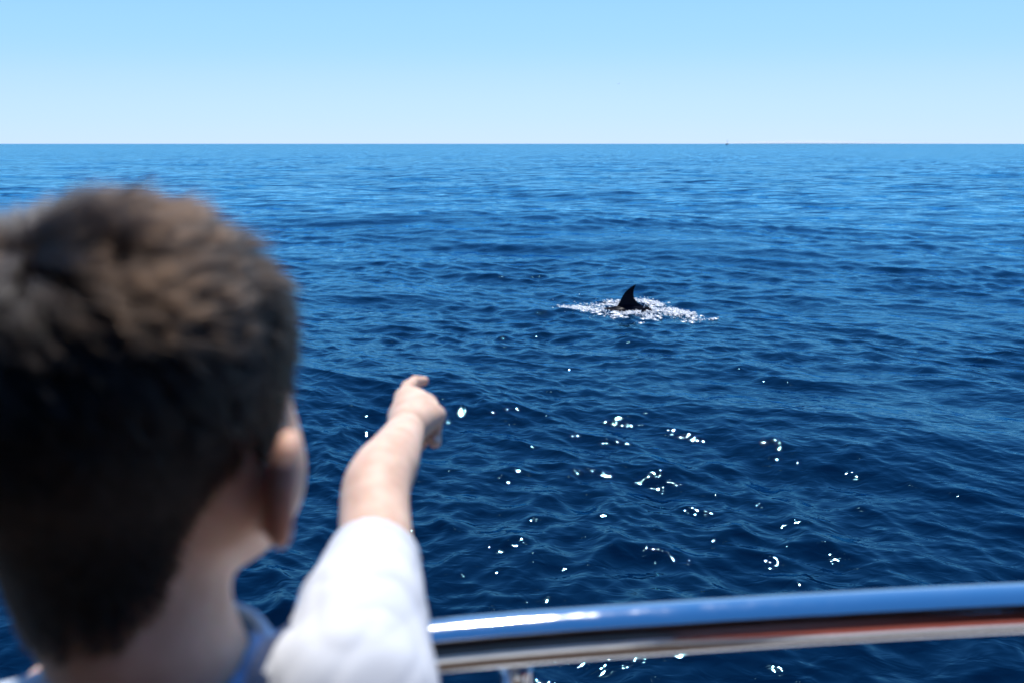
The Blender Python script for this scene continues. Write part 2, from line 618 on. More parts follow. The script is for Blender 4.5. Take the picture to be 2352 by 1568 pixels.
# extend the rail aft along both sides of the boat
a0 = rail_pts[0] + np.array([-0.35, -0.35, 0]); a1 = a0 + np.array([-0.15, -1.2, 0]); a2 = a1 + np.array([0.0, -2.0, 0])
b0 = rail_pts[-1] + np.array([0.5, -0.10, 0]); b1 = b0 + np.array([0.45, -0.5, 0]); b2 = b1 + np.array([0.2, -2.6, 0])
rail_all = np.array([a2, a1, a0] + list(rail_pts) + [b0, b1, b2])
path = catmull(rail_all, 220)
co, f = tube(path, 0.0203, 40)
mesh_obj('handrail', fast_mesh('handrail', co, f), M_steel, boat)


def near_rail(p):
    return path[np.argmin(np.linalg.norm(path[:, :2] - np.array(p)[:2], axis=1))]


posts = [on_plane(1203, 1480, RAIL_Z), on_plane(-330, 1700, RAIL_Z), b0, b1 + np.array([0.1, -1.1, 0]), a0 + np.array([-0.1, -0.4, 0]), a1 + np.array([0, -0.9, 0])]
for p in posts:
    q = near_rail(p)
    pts = np.array([[q[0], q[1], z] for z in np.linspace(DECK_Z - 0.02, RAIL_Z - 0.012, 8)])
    co, f = tube(pts, [0.0125] * 7 + [0.0135], 24)
    st = mesh_obj('stanchion', fast_mesh('stanchion', co, f), M_steel, boat)
    co, f = tube(np.array([[q[0], q[1], DECK_Z + 0.024], [q[0], q[1], DECK_Z + 0.034], [q[0], q[1], DECK_Z + 0.038]]), [0.035, 0.035, 0.02], 24)
    mesh_obj('base_flange', fast_mesh('base_flange', co, f), M_steel, st)
q = near_rail(posts[0])
co, f = tube(np.array([[q[0], q[1], RAIL_Z - 0.050], [q[0], q[1], RAIL_Z - 0.046], [q[0], q[1], RAIL_Z - 0.022], [q[0], q[1], RAIL_Z - 0.017]]), [0.0135, 0.0155, 0.0155, 0.0150], 28)
mesh_obj('rail_socket', fast_mesh('rail_socket', co, f), M_steel, boat)
# lower rail wires
for dz in (0.30, 0.58):
    co, f = tube(path - np.array([0, 0, dz]), 0.004, 8)
    mesh_obj('lifeline', fast_mesh('lifeline', co, f), M_steel, boat)

# hull: the deck outline, flared down to the water
out = np.concatenate([path[:, :2]])
cen = np.array([0.0, -1.2])
nrm = out - cen
nrm /= np.linalg.norm(nrm, axis=1)[:, None]
tiers = [(-0.13, DECK_Z + 0.004), (-0.12, DECK_Z + 0.024), (0.045, DECK_Z + 0.026), (0.052, DECK_Z + 0.018), (0.055, DECK_Z - 0.02), (0.03, DECK_Z - 0.12), (-0.06, DECK_Z - 0.6), (-0.18, 0.1), (-0.35, -0.6)]
rows = [np.column_stack([out + nrm * o_, np.full(len(out), z)]) for o_, z in tiers]
co = np.concatenate(rows)
m = len(out)
fs = []
for t in range(len(tiers) - 1):
    for i in range(m):
        i2 = (i + 1) % m
        fs.append((t * m + i, (t + 1) * m + i, (t + 1) * m + i2, t * m + i2))
mesh_obj('hull', fast_mesh('hull', co, np.array(fs)), M_gel, boat)
# sub deck and teak planks clipped to the outline
sub = np.column_stack([out + nrm * 0.05, np.full(m, DECK_Z - 0.012)])
co = np.concatenate([sub, [[0, -1.2, DECK_Z - 0.012]]])
fs = np.array([(m, i, (i + 1) % m) for i in range(m)])
mesh_obj('deck_base', fast_mesh('deck_base', co, fs, False), M_caulk, boat)
x = -1.35
edge = out + nrm * (-0.03)
while x < 1.75:
    w = 0.105
    ys = []
    for xx in (x, x + w):
        c = edge[:, 0] - xx
        hits = [edge[i, 1] + (edge[i + 1, 1] - edge[i, 1]) * (c[i] / (c[i] - c[i + 1])) for i in range(m - 1) if (c[i] < 0) != (c[i + 1] < 0)]
        ys.append(max(hits) if hits else None)
    if ys[0] is not None and ys[1] is not None:
        y0 = -3.2
        co = np.array([(x, y0, 0), (x + w, y0, 0), (x + w, ys[1], 0), (x, ys[0], 0)] * 2, float)
        co[:4, 2] = DECK_Z - 0.011
        co[4:, 2] = DECK_Z
        mesh_obj('deck_plank', fast_mesh('deck_plank', co, box(0, 1, 0, 1, 0, 1)[1], False), M_teak, boat)
    x += w + 0.006
# wheelhouse behind, added unseen to shade the boy's neck and fill rail reflections
def panel(name, mat, *b_, parent=boat):
    co, f = box(*b_)
    return mesh_obj(name, fast_mesh(name, co, f, False), mat, parent)
for i in range(14):
    x0 = -1.15 + i * 0.18
    if -0.1 < x0 < 0.55:
        panel('added_cabin_panel', M_gel, x0, x0 + 0.176, -0.72, -0.69, DECK_Z + 0.002, DECK_Z + 0.70)  # white part added out of view to brighten the rail's reflection
        panel('added_cabin_panel', M_mahog, x0, x0 + 0.176, -0.72, -0.69, DECK_Z + 0.704, DECK_Z + 1.575)
    else:
        panel('added_cabin_panel', M_mahog, x0, x0 + 0.176, -0.72, -0.69, DECK_Z + 0.002, DECK_Z + 1.575)
panel('cabin_wall', M_gel, -1.17, 1.39, -2.9, -0.723, DECK_Z + 0.002, DECK_Z + 1.577)
panel('neck_shade_roof', M_mahog, -1.35, 1.55, -3.0, -0.02, DECK_Z + 1.58, DECK_Z + 1.63)  # unseen roof, added to keep sky light off the neck
for sx in (-0.92, 1.50):  # side walls out of view, added to darken the back of the neck
    panel('neck_shade_wall', M_mahog, sx - 0.02, sx + 0.02, -0.688, 0.08 if sx < 0 else 0.02, DECK_Z + 0.002, DECK_Z + 1.578)

M_red, n, b = new_mat('red_cushion'); noise_col(n, b, (0.22, 0.045, 0.03), (0.30, 0.07, 0.045), 12); b.inputs['Roughness'].default_value = 0.8
panel('added_bench', M_gel, 0.62, 1.46, -0.66, -0.02, DECK_Z + 0.002, DECK_Z + 0.40)  # red-topped bench added out of view for the rail to mirror
panel('added_red_cushion', M_red, 0.60, 1.46, -0.66, 0.02, DECK_Z + 0.402, DECK_Z + 0.48)

M_red_reflector, n, b = new_mat('varnished_mahogany'); noise_col(n, b, (0.14, 0.035, 0.02), (0.22, 0.06, 0.035), 5, 6, stretch=(6, 6, 1)); b.inputs['Roughness'].default_value = 0.35
panel('red_reflector_panel', M_red_reflector, 0.62, 1.46, -0.686, -0.662, DECK_Z + 0.482, DECK_Z + 1.45)  # unseen red panel, added to redden the right end of the rail

# ------------------------------------------------------------------ the boy
def rotz(a):
    c, s = math.cos(a), math.sin(a)
    return np.array([[c, -s, 0], [s, c, 0], [0, 0, 1]])


YAW = math.radians(-13)           # looks a little to the right of the camera's axis
PITCH = math.radians(-9)
Rz = rotz(YAW)
cp, sp_ = math.cos(PITCH), math.sin(PITCH)
Rx = np.array([[1, 0, 0], [0, cp, -sp_], [0, sp_, cp]])
HM = Rz @ Rx                      # columns: right, forward, up of the head
HC = at(298, 925, 0.405)          # centre of the head
def hl(r, f_, u):
    return HC + HM @ np.array([r, f_, u], float)


boy = empty('person', (HC[0], HC[1], DECK_Z))
tag(boy, 'boy in a white shirt seen from behind, pointing out over the rail at the dolphin', 'person')

SH_R = at(792, 1640, 0.412)       # right shoulder joint
CUFF = at(862, 1285, 0.565)
ELB = at(866, 1120, 0.645)
WRI = at(931, 990, 0.81)
NK0 = hl(0, -0.022, -0.055)
NK1 = np.array([HC[0] + 0.012, HC[1] - 0.033, DECK_Z + 0.937])
SH_L = np.array([NK1[0] - 0.125, NK1[1] + 0.0, DECK_Z + 0.862])
CH = np.array([NK1[0] + 0.01, NK1[1] + 0.01, DECK_Z + 0.78])
PEL = np.array([NK1[0] + 0.02, NK1[1] - 0.01, DECK_Z + 0.53])
HAND_L = near_rail(on_plane(250, 1590, RAIL_Z))
ELB_L = (SH_L + HAND_L) / 2 + np.array([-0.05, -0.03, -0.10])
TM = rotz(math.radians(-6))

lo = [min(SH_L[0] - 0.12, HC[0] - 0.12), HC[1] - 0.17, DECK_Z + 0.42]
hi = [HC[0] + 0.27, 0.98, CAM_H + 0.03]
B = Field(lo, hi, 0.0026)
# head
B.ell(hl(0, -0.010, 0.012), (0.077, 0.092, 0.077), HM, 0.01)
B.ell(hl(0, 0.035, -0.030), (0.059, 0.056, 0.070), HM, 0.03)
B.capsule(hl(0.052, 0.005, -0.045), hl(0.012, 0.066, -0.092), 0.022, 0.016, 0.03)
B.capsule(hl(-0.052, 0.005, -0.045), hl(-0.012, 0.066, -0.092), 0.022, 0.016, 0.03)
for s in (-1, 1):
    B.ell(hl(s * 0.041, 0.048, -0.046), (0.027, 0.029, 0.034), HM, 0.022)      # cheeks
    B.ell(hl(s * 0.030, 0.098, -0.004), (0.017, 0.014, 0.010), HM, 0.012, 'cut')   # eye sockets
    B.capsule(hl(s * 0.014, 0.088, 0.012), hl(s * 0.042, 0.077, 0.012), 0.006, 0.005, 0.012)
    B.ell(hl(s * 0.0085, 0.096, -0.030), (0.006, 0.007, 0.005), HM, 0.006)
B.capsule(hl(0, 0.088, 0.004), hl(0, 0.103, -0.027), 0.0065, 0.0085, 0.010)
B.ell(hl(0, 0.088, -0.053), (0.017, 0.009, 0.0045), HM, 0.005)
B.ell(hl(0, 0.086, -0.062), (0.014, 0.009, 0.005), HM, 0.005)
B.ell(hl(0, 0.074, -0.088), (0.016, 0.014, 0.013), HM, 0.015)
# ears
for s in (-1, 1):
    e = math.radians(27) * s
    c_, s_ = math.cos(e), math.sin(e)
    EM = HM @ np.array([[c_, s_ * -1, 0], [s_, c_, 0], [0, 0, 1]]) @ np.array([[1, 0, 0], [0, .96, -.28], [0, .28, .96]])
    def el(r, f_, u):
        return hl(s * 0.079, -0.004, -0.036) + EM @ np.array([r * s, f_, u], float)
    B.ell(el(0.006, -0.006, 0), (0.0055, 0.0165, 0.026), EM, 0.006)
    B.ell(el(0.0125, -0.002, 0.004), (0.006, 0.010, 0.017), EM, 0.004, 'cut')
    ring = [el(0.009 + 0.002 * math.sin(t), -0.006 + 0.016 * math.cos(t), 0.002 + 0.0265 * math.sin(t)) for t in np.linspace(math.radians(20), math.radians(230), 12)]
    for p0, p1 in zip(ring, ring[1:]):
        B.capsule(p0, p1, 0.0042, 0.0042, 0.004)
    B.ell(el(0.004, 0.004, -0.023), (0.005, 0.008, 0.009), EM, 0.006)
# neck, trunk, arms
B.capsule(NK0 + [0.004, 0, 0], NK1 + [0.004, 0, 0], 0.0375, 0.044, 0.02)
B.capsule(hl(0, -0.03, -0.03), (NK0 + NK1) / 2 + [0, -0.003, 0], 0.043, 0.038, 0.02)
B.capsule(NK1 + [0, 0, -0.055], SH_R + [-0.01, 0, -0.014], 0.030, 0.030, 0.015)
B.capsule(NK1 + [0, 0, -0.055], SH_L + [0, 0, -0.01], 0.030, 0.030, 0.015)
B.ell(CH - [0, 0, 0.01], (0.108, 0.066, 0.125), TM, 0.02)
B.ell((CH + PEL) / 2 + [0, 0.0, -0.02], (0.098, 0.066, 0.17), TM, 0.04)
B.ell(PEL, (0.105, 0.072, 0.10), TM, 0.04)
armp = catmull([SH_R, SH_R * 0.5 + CUFF * 0.5, CUFF, ELB + np.array([-0.001, 0, -0.002]), ELB * 0.55 + WRI * 0.45 + np.array([0.001, 0, 0.002]), WRI], 46)
armr = np.interp(np.linspace(0, 1, 46), [0, 0.2, 0.4, 0.54, 0.62, 0.72, 0.85, 1.0], [0.030, 0.0275, 0.0262, 0.0262, 0.0268, 0.0262, 0.0225, 0.0188])
for i in range(45):
    B.capsule(armp[i], armp[i + 1], armr[i], armr[i + 1], 0.003)
FD = (WRI - ELB) / np.linalg.norm(WRI - ELB)
RT = np.cross(FD, [0, 0, 1.0]); RT /= np.linalg.norm(RT)
UPV = np.cross(RT, FD)
# right hand, back of the hand up, index finger out
KI, KM, KR, KP = at(930, 914, 0.885), at(957, 916, 0.885), at(982, 929, 0.875), at(1002, 953, 0.86)
for kn, r in ((KI, 0.0125), (KM, 0.0125), (KR, 0.0118), (KP, 0.0108)):
    B.capsule(WRI + FD * 0.01 + (kn - WRI) * 0.12, kn, 0.0165, r, 0.010)
B.ell((KI + KR) / 2 * 0.62 + WRI * 0.38 + np.array([0, 0, -0.006]), (0.026, 0.030, 0.016), np.stack([RT, FD, UPV], 1), 0.01)
i1, i2, i3 = at(938, 889, 0.908), at(954, 876, 0.924), at(974, 874, 0.935)
for p0, p1, r0, r1 in ((KI, i1, 0.0098, 0.0078), (i1, i2, 0.0078, 0.0066), (i2, i3, 0.0066, 0.0056)):
    B.capsule(p0, p1, r0, r1, 0.004)
for kn, sc, dx in ((KM, 1.0, 0.003), (KR, 0.95, 0.001), (KP, 0.85, -0.003)):
    a_ = kn
    q1 = a_ + FD * 0.022 * sc - UPV * 0.016 * sc + RT * dx
    q2 = q1 - FD * 0.010 * sc - UPV * 0.022 * sc
    q3 = q2 - FD * 0.017 * sc + UPV * 0.003
    for p0, p1, r0, r1 in ((a_, q1, 0.0098 * sc, 0.0088 * sc), (q1, q2, 0.0088 * sc, 0.0080 * sc), (q2, q3, 0.0080 * sc, 0.0068 * sc)):
        B.capsule(p0, p1, r0, r1, 0.003)
# thumb folded under, from the side of the palm
t0 = WRI + FD * 0.018 - RT * 0.010 - UPV * 0.010
t1 = t0 + FD * 0.026 - UPV * 0.016 - RT * 0.001
t2 = t1 + FD * 0.016 + RT * 0.018 - UPV * 0.006
B.capsule(t0, t1, 0.0125, 0.0092, 0.008)
B.capsule(t1, t2, 0.0090, 0.0070, 0.004)
# left arm down to the rail, fingers round it
WRL = HAND_L + np.array([-0.015, -0.055, 0.030])
B.capsule(SH_L, ELB_L, 0.033, 0.026, 0.02)
B.capsule(ELB_L, WRL, 0.026, 0.018, 0.015)
pl = HAND_L + np.array([0, -0.012, 0.034])
B.ell((WRL + pl) / 2, (0.026, 0.032, 0.014), None, 0.01)
for i, r in enumerate((0.0085, 0.009, 0.0088, 0.0075)):
    bx = HAND_L + np.array([0.024 - 0.0165 * i, 0, 0])
    A_ = [bx + np.array([0, (0.0303) * math.cos(t) , (0.0303) * math.sin(t)]) for t in np.radians([112, 70, 25, -20, -60])]
    for p0, p1 in zip(A_, A_[1:]):
        B.capsule(p0, p1, r, r * 0.96, 0.003)
th_ = [HAND_L + np.array([0.034, 0.0303 * math.cos(t), 0.0303 * math.sin(t)]) for t in np.radians([125, 160, 200])]
for p0, p1 in zip(th_, th_[1:]):
    B.capsule(p0, p1, 0.0095, 0.0085, 0.003)
co, f = B.mesh()
me = fast_mesh('body', co, f)
print('body verts', len(co))


def scalp_mask(P):
    """1 where hair grows, 0 on skin; P in world"""
    L = (P - HC) @ HM
    r, fw, u = L[:, 0], L[:, 1], L[:, 2]
    # height of the hair line as a function of the angle round the head (0 = face, pi = nape)
    ang = np.abs(np.arctan2(r, fw + 0.01))
    xs = np.radians([0, 35, 60, 78, 92, 108, 122, 145, 180])
    hs_ = np.array([0.048, 0.046, 0.026, -0.020, -0.006, -0.034, -0.078, -0.097, -0.104])
    hline = np.interp(ang, xs, hs_)
    d = u - hline + 0.004 * np.sin(r * 400) * np.sin(fw * 330)
    near = (np.abs(r) < 0.081)
    return np.clip(d / 0.020 + 0.5, 0, 1) * near


sm = scalp_mask(co) * (co[:, 2] > NK1[2])
att = me.attributes.new('scalp', 'FLOAT', 'POINT')
att.data.foreach_set('value', sm.astype(np.float32))
Lb = (co - HC) @ HM
fl = np.exp(-(((np.abs(Lb[:, 0]) - 0.086) / 0.012) ** 2 + ((Lb[:, 1] + 0.010) / 0.024) ** 2 + ((Lb[:, 2] + 0.036) / 0.028) ** 2))
fa = me.attributes.new('ear_glow', 'FLOAT', 'POINT')
fa.data.foreach_set('value', np.clip(fl * 1.3, 0, 0.85).astype(np.float32))
body = mesh_obj('body', me, M_skin, boy)

# hair
nv = np.empty(len(me.vertices) * 3, np.float32)
me.vertices.foreach_get('normal', nv)
nv = nv.reshape(-1, 3).astype(float)
cand = np.where(sm > 0.35)[0]
NH = 60000
pick = rng.choice(cand, NH, replace=True)
root = co[pick] + rng.normal(size=(NH, 3)) * 0.0009
nor = nv[pick]
L = (root - HC) @ HM
crown = np.array([0.008, -0.062, 0.066])


def comb(L_, N_):
    """combing direction in the head's frame: outwards from the crown, bent forward on top"""
    d = L_ - crown
    d[:, 1] += 0.0
    sw = np.stack([-(d[:, 1]), d[:, 0], 0 * d[:, 0]], 1)
    dirn = d / (np.linalg.norm(d, axis=1)[:, None] + 1e-6) + 0.7 * sw / (np.linalg.norm(sw, axis=1)[:, None] + 1e-6) * np.exp(-np.linalg.norm(d, axis=1) / 0.04)[:, None]
    ang_ = 0.75 * np.sin(55 * L_[:, 0] + 2.0 * np.sin(38 * L_[:, 1])) + 0.55 * np.sin(62 * L_[:, 1] + 47 * L_[:, 2] + 1.0)
    side = np.cross(N_, dirn)
    dirn = dirn * np.cos(ang_)[:, None] + side * np.sin(ang_)[:, None]
    top = np.clip(L_[:, 2] / 0.08, 0, 1)[:, None]
    dirn = dirn + top * np.array([0.45, 0.35, 0])
    dirn[:, 2] -= (1 - top[:, 0]) * 0.8
    dirn -= (dirn * N_).sum(1)[:, None] * N_
    return dirn / (np.linalg.norm(dirn, axis=1)[:, None] + 1e-6)


NL = nor @ HM
cd = comb(L.copy(), NL)
# clumps
NC = 1400
cpick = rng.choice(cand, NC)
croot = co[cpick]
CL = (croot - HC) @ HM
CN = nv[cpick] @ HM
ccd = comb(CL.copy(), CN)
jit = rng.normal(size=(NC, 3)) * 0.38
jit -= (jit * CN).sum(1)[:, None] * CN * 0.5
cdir = ccd + jit
cdir /= np.linalg.norm(cdir, axis=1)[:, None]
clift = 0.10 + 0.38 * rng.random(NC) ** 1.3


def hair_len(u):
    return np.interp(u, [-0.10, -0.05, 0.0, 0.03, 0.055, 0.075, 0.1], [0.004, 0.006, 0.009, 0.014, 0.022, 0.030, 0.032])


clen = hair_len(CL[:, 2]) * (0.75 + 0.6 * rng.random(NC))
ctip = CL + (cdir * (1 - clift[:, None] * 0.5) + CN * clift[:, None]) * clen[:, None]
near = np.empty(NH, int)
for s in range(0, NH, 2000):
    dd = ((L[s:s + 2000, None, :] - CL[None]) ** 2).sum(-1)
    near[s:s + 2000] = np.argmin(dd, 1)
ln = hair_len(L[:, 2]) * (0.75 + 0.5 * rng.random(NH))
own = L + (cd + NL * (0.22 + 0.2 * rng.random((NH, 1))) + rng.normal(size=(NH, 3)) * 0.18) * ln[:, None]
wgt = np.clip(L[:, 2] / 0.05 + 0.5, 0.1, 0.66)[:, None] * (0.7 + 0.3 * rng.random((NH, 1)))
# move with the clump: same offset as the clump's own tip plus a pull towards it
pull = CL[near] + (ctip[near] - CL[near]) * (ln / clen[near])[:, None] + (L - CL[near]) * 0.45
tip = own * (1 - wgt) + pull * wgt
midp = L + NL * (ln * 0.32)[:, None] + (tip - L) * 0.35
NP = 6
ts = np.linspace(0, 1, NP)
P = np.empty((NH, NP, 3))
for i, t in enumerate(ts):
    P[:, i] = (1 - t) ** 2 * L + 2 * t * (1 - t) * midp + t * t * tip
P = HC + P @ HM.T
hc = bpy.data.hair_curves.new('hair')
hc.add_curves([NP] * NH)
Pl = P.reshape(-1, 3) - np.array(boy.location)
hc.attributes['position'].data.foreach_set('vector', Pl.astype(np.float32).ravel()) if 'position' in hc.attributes else hc.attributes.new('position', 'FLOAT_VECTOR', 'POINT').data.foreach_set('vector', Pl.astype(np.float32).ravel())
ra = hc.attributes.get('radius') or hc.attributes.new('radius', 'FLOAT', 'POINT')
ra.data.foreach_set('value', np.tile(np.array([0.00016, 0.00016, 0.00015, 0.00013, 0.00009, 0.00003], np.float32), NH))
hc.materials.append(M_hair)
hair = link(bpy.data.objects.new('hair', hc), boy)

# eyes, mouth
def uv_ball(c, r, M=None, nu=20, nv_=12):
    co, fs = [], []
    for i in range(nv_ + 1):
        ph = math.pi * i / nv_
        for j in range(nu):
            th = 2 * math.pi * j / nu
            co.append((math.sin(ph) * math.cos(th), math.sin(ph) * math.sin(th), math.cos(ph)))
    for i in range(nv_):
        for j in range(nu):
            j2 = (j + 1) % nu
            fs.append((i * nu + j, (i + 1) * nu + j, (i + 1) * nu + j2, i * nu + j2))
    co = np.array(co) * np.array(r)
    if M is not None:
        co = co @ np.array(M).T
    return co + np.array(c), np.array(fs)


for s in (-1, 1):
    c, q = uv_ball(hl(s * 0.030, 0.0795, -0.003), 0.0115)
    e_ = mesh_obj('eye', fast_mesh('eye', c, q), M_eye, boy)
    c, q = uv_ball(hl(s * 0.030, 0.0885, -0.003), (0.005, 0.003, 0.005), HM)
    mesh_obj('iris', fast_mesh('iris', c, q), M_iris, e_)
    c, q = tube([hl(s * (0.016 + 0.027 * t), 0.096 - 0.016 * t * t, 0.017 + 0.004 * math.sin(3 * t)) for t in np.linspace(0, 1, 7)], [0.001, 0.0022, 0.0024, 0.0022, 0.002, 0.0015, 0.0008], 8)
    mesh_obj('eyebrow', fast_mesh('eyebrow', c, q), M_caulk, boy)

# shirt: white sleeve and shoulder, back and collar painted in sky-lit shade
def shirt_field(res=0.0024):
    lo = [SH_L[0] - 0.10, NK1[1] - 0.14, DECK_Z + 0.44]
    hi = [SH_R[0] + 0.11, CUFF[1] + 0.06, DECK_Z + 1.0]
    Fd = Field(lo, hi, res)
    Fd.capsule(NK1 + [0, 0, -0.045], SH_R + [-0.015, 0, -0.004], 0.043, 0.043, 0.02)
    Fd.capsule(NK1 + [0, 0, -0.036], SH_L, 0.043, 0.043, 0.04)
    Fd.ell(CH, (0.128, 0.084, 0.15), TM, 0.05)
    Fd.ell((CH + PEL) / 2 + [0, 0.0, -0.03], (0.112, 0.078, 0.18), TM, 0.04)
    Fd.ell(PEL, (0.118, 0.082, 0.12), TM, 0.04)
    ax = (CUFF - SH_R); Ls = np.linalg.norm(ax); ax = ax / Ls
    Fd.capsule(SH_R, SH_R + ax * Ls * 0.5, 0.050, 0.0415, 0.012)
    Fd.capsule(SH_R + ax * Ls * 0.5, CUFF + ax * 0.03, 0.0415, 0.0300, 0.006)
    Fd.capsule(SH_L, SH_L + (ELB_L - SH_L) * 0.75, 0.046, 0.038, 0.03)
    # folds
    X = (lo[0] + res * np.arange(Fd.n[0]))[:, None, None]
    Y = (lo[1] + res * np.arange(Fd.n[1]))[None, :, None]
    Z = (lo[2] + res * np.arange(Fd.n[2]))[None, None, :]
    sdist = (X - SH_R[0]) * ax[0] + (Y - SH_R[1]) * ax[1] + (Z - SH_R[2]) * ax[2]
    w = sdist + 0.35 * (X - SH_R[0]) + 0.012 * np.sin(60 * X + 30 * Z) + 0.008 * np.sin(90 * Z + 1.0)
    on_arm = np.clip((X - SH_R[0] + 0.07) / 0.05, 0, 1)
    fade = np.clip((Ls - sdist) / 0.06, 0, 1) * on_arm
    c1 = np.sin(w * 62 + 1.8 * np.sin(X * 45 + 1.0) + 1.3 * np.sin(Z * 60))
    c2 = np.sin(85 * X - 60 * Z + 38 * Y + 1.6 * np.sin(40 * Y + 2.0))
    c3 = np.sin(46 * X + 70 * Z + 30 * Y + 1.4 * np.sin(50 * X))
    m1_ = 0.3 + 0.7 * np.sin(X * 33 + 25 * Z + 0.7) ** 2
    fold = 0.0040 * (1 - np.abs(c1)) ** 3 * m1_ * fade + 0.0020 * (1 - np.abs(c2)) ** 3 * fade * (1 - 0.6 * m1_)
    fold = fold + 0.0016 * (1 - np.abs(c3)) ** 2 * (1 - np.clip(sdist / 0.12, 0, 1)) + 0.0014 * np.sin(60 * X + 45 * Z + 2 * np.sin(30 * Y))
    Fd.g += fold.astype(np.float32)
    # cut the cuff flat and hollow it round the arm; open the neck and the hem
    cut = (X - CUFF[0]) * ax[0] + (Y - CUFF[1]) * ax[1] + (Z - CUFF[2]) * ax[2]
    Fd.g += (0.0016 * np.exp(-((cut + 0.015) / 0.0026) ** 2) * (sdist > 0.05)).astype(np.float32)
    Fd.g = np.where((X > SH_R[0] - 0.1) & (sdist > 0.05), np.maximum(Fd.g, cut.astype(np.float32)), Fd.g)
    Fd.capsule(NK1 + [0, 0, -0.035], NK0, 0.050, 0.058, 0.004, 'cut')
    Fd.g = np.maximum(Fd.g, (PEL[2] - 0.06 - Z).astype(np.float32))
    return Fd


SF = shirt_field()
co, f = SF.mesh()
me = fast_mesh('shirt', co, f)
me.materials.append(M_shirt)
me.materials.append(M_shirt_shade)
cen_ = co[f].mean(1)
# painted shade: white back in the head's shadow, tinted sky blue, collar to armpit
shadeR = NK1[0] + 0.056 + np.clip((NK1[2] - 0.03 - cen_[:, 2]), -0.02, 0.25) * 0.15
shadeL = NK1[0] - 0.045 - np.clip((NK1[2] - 0.03 - cen_[:, 2]), -0.02, 0.25) * 0.35
blue = (cen_[:, 0] < shadeR) & (cen_[:, 0] > shadeL)
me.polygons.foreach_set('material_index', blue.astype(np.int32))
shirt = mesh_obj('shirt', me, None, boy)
# collar: a soft folded band round the neck
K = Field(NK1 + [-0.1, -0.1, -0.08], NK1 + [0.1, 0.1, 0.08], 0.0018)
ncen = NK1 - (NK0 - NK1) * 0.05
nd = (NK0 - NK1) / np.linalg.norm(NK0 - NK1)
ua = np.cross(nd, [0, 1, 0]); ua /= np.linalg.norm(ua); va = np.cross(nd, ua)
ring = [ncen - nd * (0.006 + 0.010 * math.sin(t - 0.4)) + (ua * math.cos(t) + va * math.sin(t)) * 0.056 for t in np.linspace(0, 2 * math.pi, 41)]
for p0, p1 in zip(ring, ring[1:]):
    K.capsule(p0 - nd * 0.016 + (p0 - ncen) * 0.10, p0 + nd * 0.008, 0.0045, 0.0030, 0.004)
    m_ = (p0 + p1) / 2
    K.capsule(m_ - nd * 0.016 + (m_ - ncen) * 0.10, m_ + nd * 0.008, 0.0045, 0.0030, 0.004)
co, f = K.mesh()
mesh_obj('collar', fast_mesh('collar', co, f), M_collar_shade, shirt)

# shorts, legs and shoes (below the picture)
T = Field([PEL[0] - 0.17, PEL[1] - 0.16, DECK_Z - 0.005], [PEL[0] + 0.17, PEL[1] + 0.2, DECK_Z + 0.62], 0.004)
T.ell(PEL + [0, 0, -0.01], (0.112, 0.078, 0.09), TM, 0.03)
LEG = []
for s in (-1, 1):
    hp = PEL + [s * 0.055, 0, -0.03]
    kn = PEL + [s * 0.06, 0.02, -0.25]
    LEG.append((hp, kn))
    T.capsule(hp, kn, 0.062, 0.052, 0.02)
T.g = np.maximum(T.g, (PEL[2] - 0.235 - (DECK_Z - 0.005 + 0.004 * np.arange(T.n[2])))[None, None, :].astype(np.float32))
co, f = T.mesh()
mesh_obj('shorts', fast_mesh('shorts', co, f), M_short, boy)
for (hp, kn), s in zip(LEG, (-1, 1)):
    Lg = Field([kn[0] - 0.07, kn[1] - 0.12, DECK_Z], [kn[0] + 0.07, kn[1] + 0.2, PEL[2] - 0.1], 0.004)
    ank = np.array([kn[0], kn[1] - 0.02, DECK_Z + 0.06])
    Lg.capsule(hp * 0.4 + kn * 0.6, kn, 0.045, 0.037, 0.02)
    Lg.capsule(kn, kn * 0.65 + ank * 0.35, 0.036, 0.036, 0.02)
    Lg.capsule(kn * 0.65 + ank * 0.35, ank, 0.035, 0.023, 0.02)
    co, f = Lg.mesh()
    mesh_obj('lower_leg', fast_mesh('lower_leg', co, f), M_skin, boy)
    Sh = Field([kn[0] - 0.07, kn[1] - 0.14, DECK_Z + 0.0005], [kn[0] + 0.07, kn[1] + 0.22, DECK_Z + 0.13], 0.004)
    Sh.ell(ank + [0, 0.045, -0.025], (0.036, 0.095, 0.032), None, 0.02)
    Sh.ell(ank + [0, -0.01, -0.005], (0.033, 0.045, 0.045), None, 0.02)
    Sh.g = np.maximum(Sh.g, (DECK_Z + 0.0035 - (DECK_Z + 0.0005 + 0.004 * np.arange(Sh.n[2])))[None, None, :].astype(np.float32))
    co, f = Sh.mesh()
    mesh_obj('shoe', fast_mesh('shoe', co, f), M_shoe, boy)

# ------------------------------------------------------------------ the dolphin
def wl(x_, y_):
    h, _, _ = sea(np.array([x_]), np.array([y_]), np.array([0.3]))
    return float(h[0])


DZ = wl(*DOL)
dol = empty('dolphin', (DOL[0], DOL[1], DZ))
tag(dol, 'dark dolphin breaking the surface with its curved dorsal fin up in the foam', 'dolphin')
D = Field([-1.3, -0.45, -1.15], [1.25, 0.45, 0.52], 0.011)
# centreline: arched, head left (-x), tail right
def cl(s):
    return np.array([s, 0, -0.125 - 0.42 * (s - 0.02) ** 2 + 0.06 * s ** 4])
prof = [(-1.12, 0.025), (-0.98, 0.04), (-0.92, 0.085), (-0.78, 0.135), (-0.55, 0.175), (-0.25, 0.20), (0.0, 0.20), (0.25, 0.18), (0.5, 0.14), (0.75, 0.09), (0.95, 0.05), (1.08, 0.035)]
for (s0, r0), (s1, r1) in zip(prof, prof[1:]):
    D.capsule(cl(s0), cl(s1), r0, r1, 0.03)
